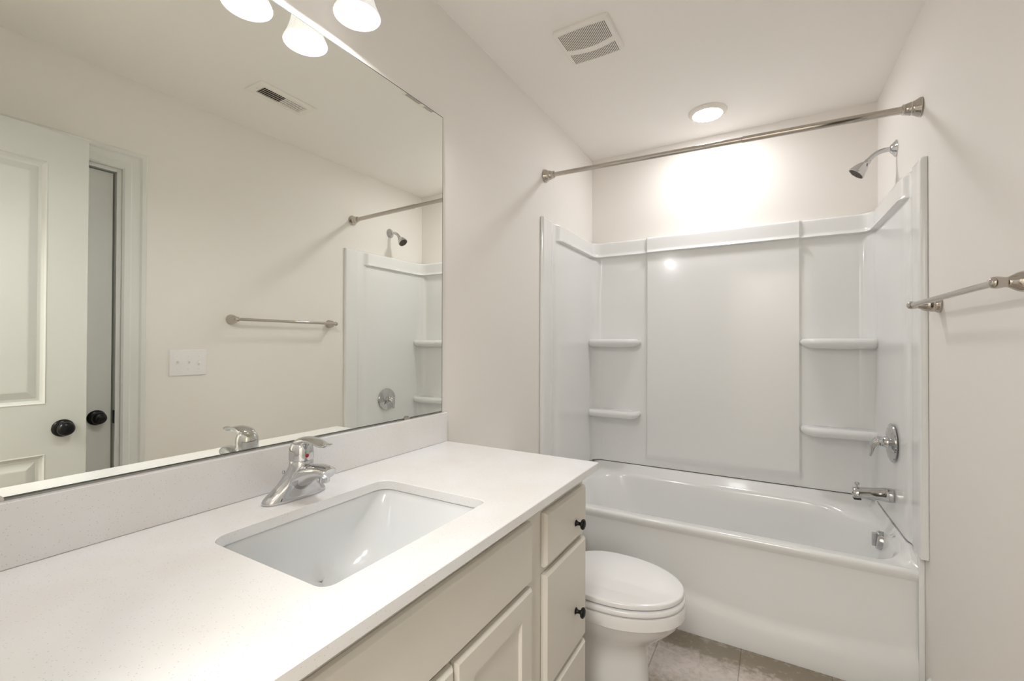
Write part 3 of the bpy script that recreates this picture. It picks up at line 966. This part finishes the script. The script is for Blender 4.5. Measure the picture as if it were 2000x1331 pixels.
lathe(bm, [(.0022, .0), (.0022, .040), (.0036, .042), (.0046, .046), (.0038, .050), (.0001, .051)], (FXc - .066, FYc, ZC + .004), (0, 0, 1), 16)
lathe(bm, [(.006, 0), (.006, .003), (.003, .004)], (FXc - .066, FYc, ZC), (0, 0, 1), 16)
link('lift_rod', bm, M['chrome'], fa, smooth=40)

# ------------------------------------------------------------------ toilet
TY = -1.281
to = thing('toilet', 'white elongated toilet with closed lid between the vanity and the bathtub', 'toilet', (.45, TY, 0))
def egg(xc, af, ab, b, z, p=2.0, n=56):
    out = []
    for k in range(n):
        t = 2 * PI * k / n
        c, s = math.cos(t), math.sin(t)
        a = af if c >= 0 else ab
        pw = 2 / (p if c >= 0 else 2.6)
        out.append((xc + a * math.copysign(abs(c) ** pw, c), TY + b * math.copysign(abs(s) ** pw, s), z))
    return out
bm = B()
loft(bm, [egg(.50, .192, .20, .128, .0005), egg(.50, .194, .20, .130, .006), egg(.50, .190, .20, .126, .03), egg(.50, .181, .20, .119, .12), egg(.502, .177, .20, .116, .20), egg(.507, .180, .20, .118, .245),
          egg(.518, .197, .20, .132, .280), egg(.534, .221, .21, .152, .312), egg(.546, .2385, .215, .169, .342), egg(.552, .2445, .22, .1785, .366), egg(.554, .2455, .22, .1805, .3695), egg(.556, .2485, .22, .1830, .3715), egg(.556, .2490, .22, .1838, .405), egg(.556, .2475, .22, .1825, .4105), egg(.556, .242, .215, .177, .4125), egg(.556, .230, .205, .166, .4125)])
link('bowl', bm, M['porcelain'], to, smooth=50)
bm = B()
loft(bm, [egg(.556, .236, .186, .172, .4155), egg(.556, .2455, .194, .1815, .4160), egg(.556, .2490, .196, .1850, .4185), egg(.556, .2495, .196, .1855, .424), egg(.556, .2490, .196, .1850, .4315), egg(.556, .2465, .194, .1825, .4345), egg(.556, .236, .186, .172, .4350)])
link('seat', bm, M['seat'], to, smooth=50)
bm = B()
loft(bm, [egg(.556, .232, .188, .170, .4405), egg(.556, .2415, .195, .1785, .4410), egg(.556, .2445, .197, .1808, .4425), egg(.556, .2450, .197, .1812, .4470), egg(.556, .2450, .197, .1812, .4540), egg(.556, .2440, .196, .1803, .4566), egg(.556, .2415, .194, .1780, .4580), egg(.556, .230, .185, .168, .4592), egg(.556, .17, .14, .125, .4618), egg(.556, .08, .065, .06, .4628)])
link('lid', bm, M['seat'], to, smooth=40)
bm = B()
loft(bm, [egg(.556, .222, .18, .162, .4345), egg(.556, .222, .18, .162, .4412)])
link('lid_gap_shadow', bm, M['slot'], to)  # dark filler, paints the shadow in the gap between seat and lid
for s in (-1, 1):
    bm = B(); box(bm, .34, .385, TY + s * .075 - .018, TY + s * .075 + .018, .413, .458, .006); link('lid_hinge', bm, M['seat'], to)
bm = B()
loft(bm, [[(x, y, z) for x, y in rrect(.022 + i, .205 - i, TY - .215 + i, TY + .215 - i, .035, 6, 4)] for i, z in ((.03, .375), (.012, .39), (.006, .45), (0, .60), (0, .765))])
link('tank', bm, M['porcelain'], to, smooth=40)
bm = B()
loft(bm, [[(x, y, z) for x, y in rrect(.014 + i, .215 - i, TY - .225 + i, TY + .225 - i, .035, 6, 4)] for i, z in ((.004, .766), (0, .772), (0, .79), (.006, .80), (.02, .803))])
link('tank_lid', bm, M['porcelain'], to, smooth=40)
bm = B(); box(bm, .16, .36, TY - .10, TY + .10, .30, .412, .02); link('tank_shelf', bm, M['porcelain'], to)
bm = B(); lathe(bm, [(.014, 0), (.014, .008), (.009, .011)], (.205, TY - .15, .70), (1, 0, 0), 16)
tube(bm, [(.214, TY - .15, .70), (.216, TY - .12, .698), (.216, TY - .08, .692)], [(.006, .006), (.005, .007), (.005, .009)], 12)
link('flush_lever', bm, M['chrome'], to, smooth=40)

# ------------------------------------------------------------------ fill light added in the unseen hall (behind the camera)
ld = bpy.data.lights.new('hall_fill_light', 'AREA')
ld.shape = 'DISK'
ld.size = 0.5
ld.energy = HALL_FILL_W
ld.color = (1.0, .98, .94)
lo = bpy.data.objects.new('hall_fill_light', ld)
COL.objects.link(lo)
lo.location = (1.0, -3.75, H - .03)
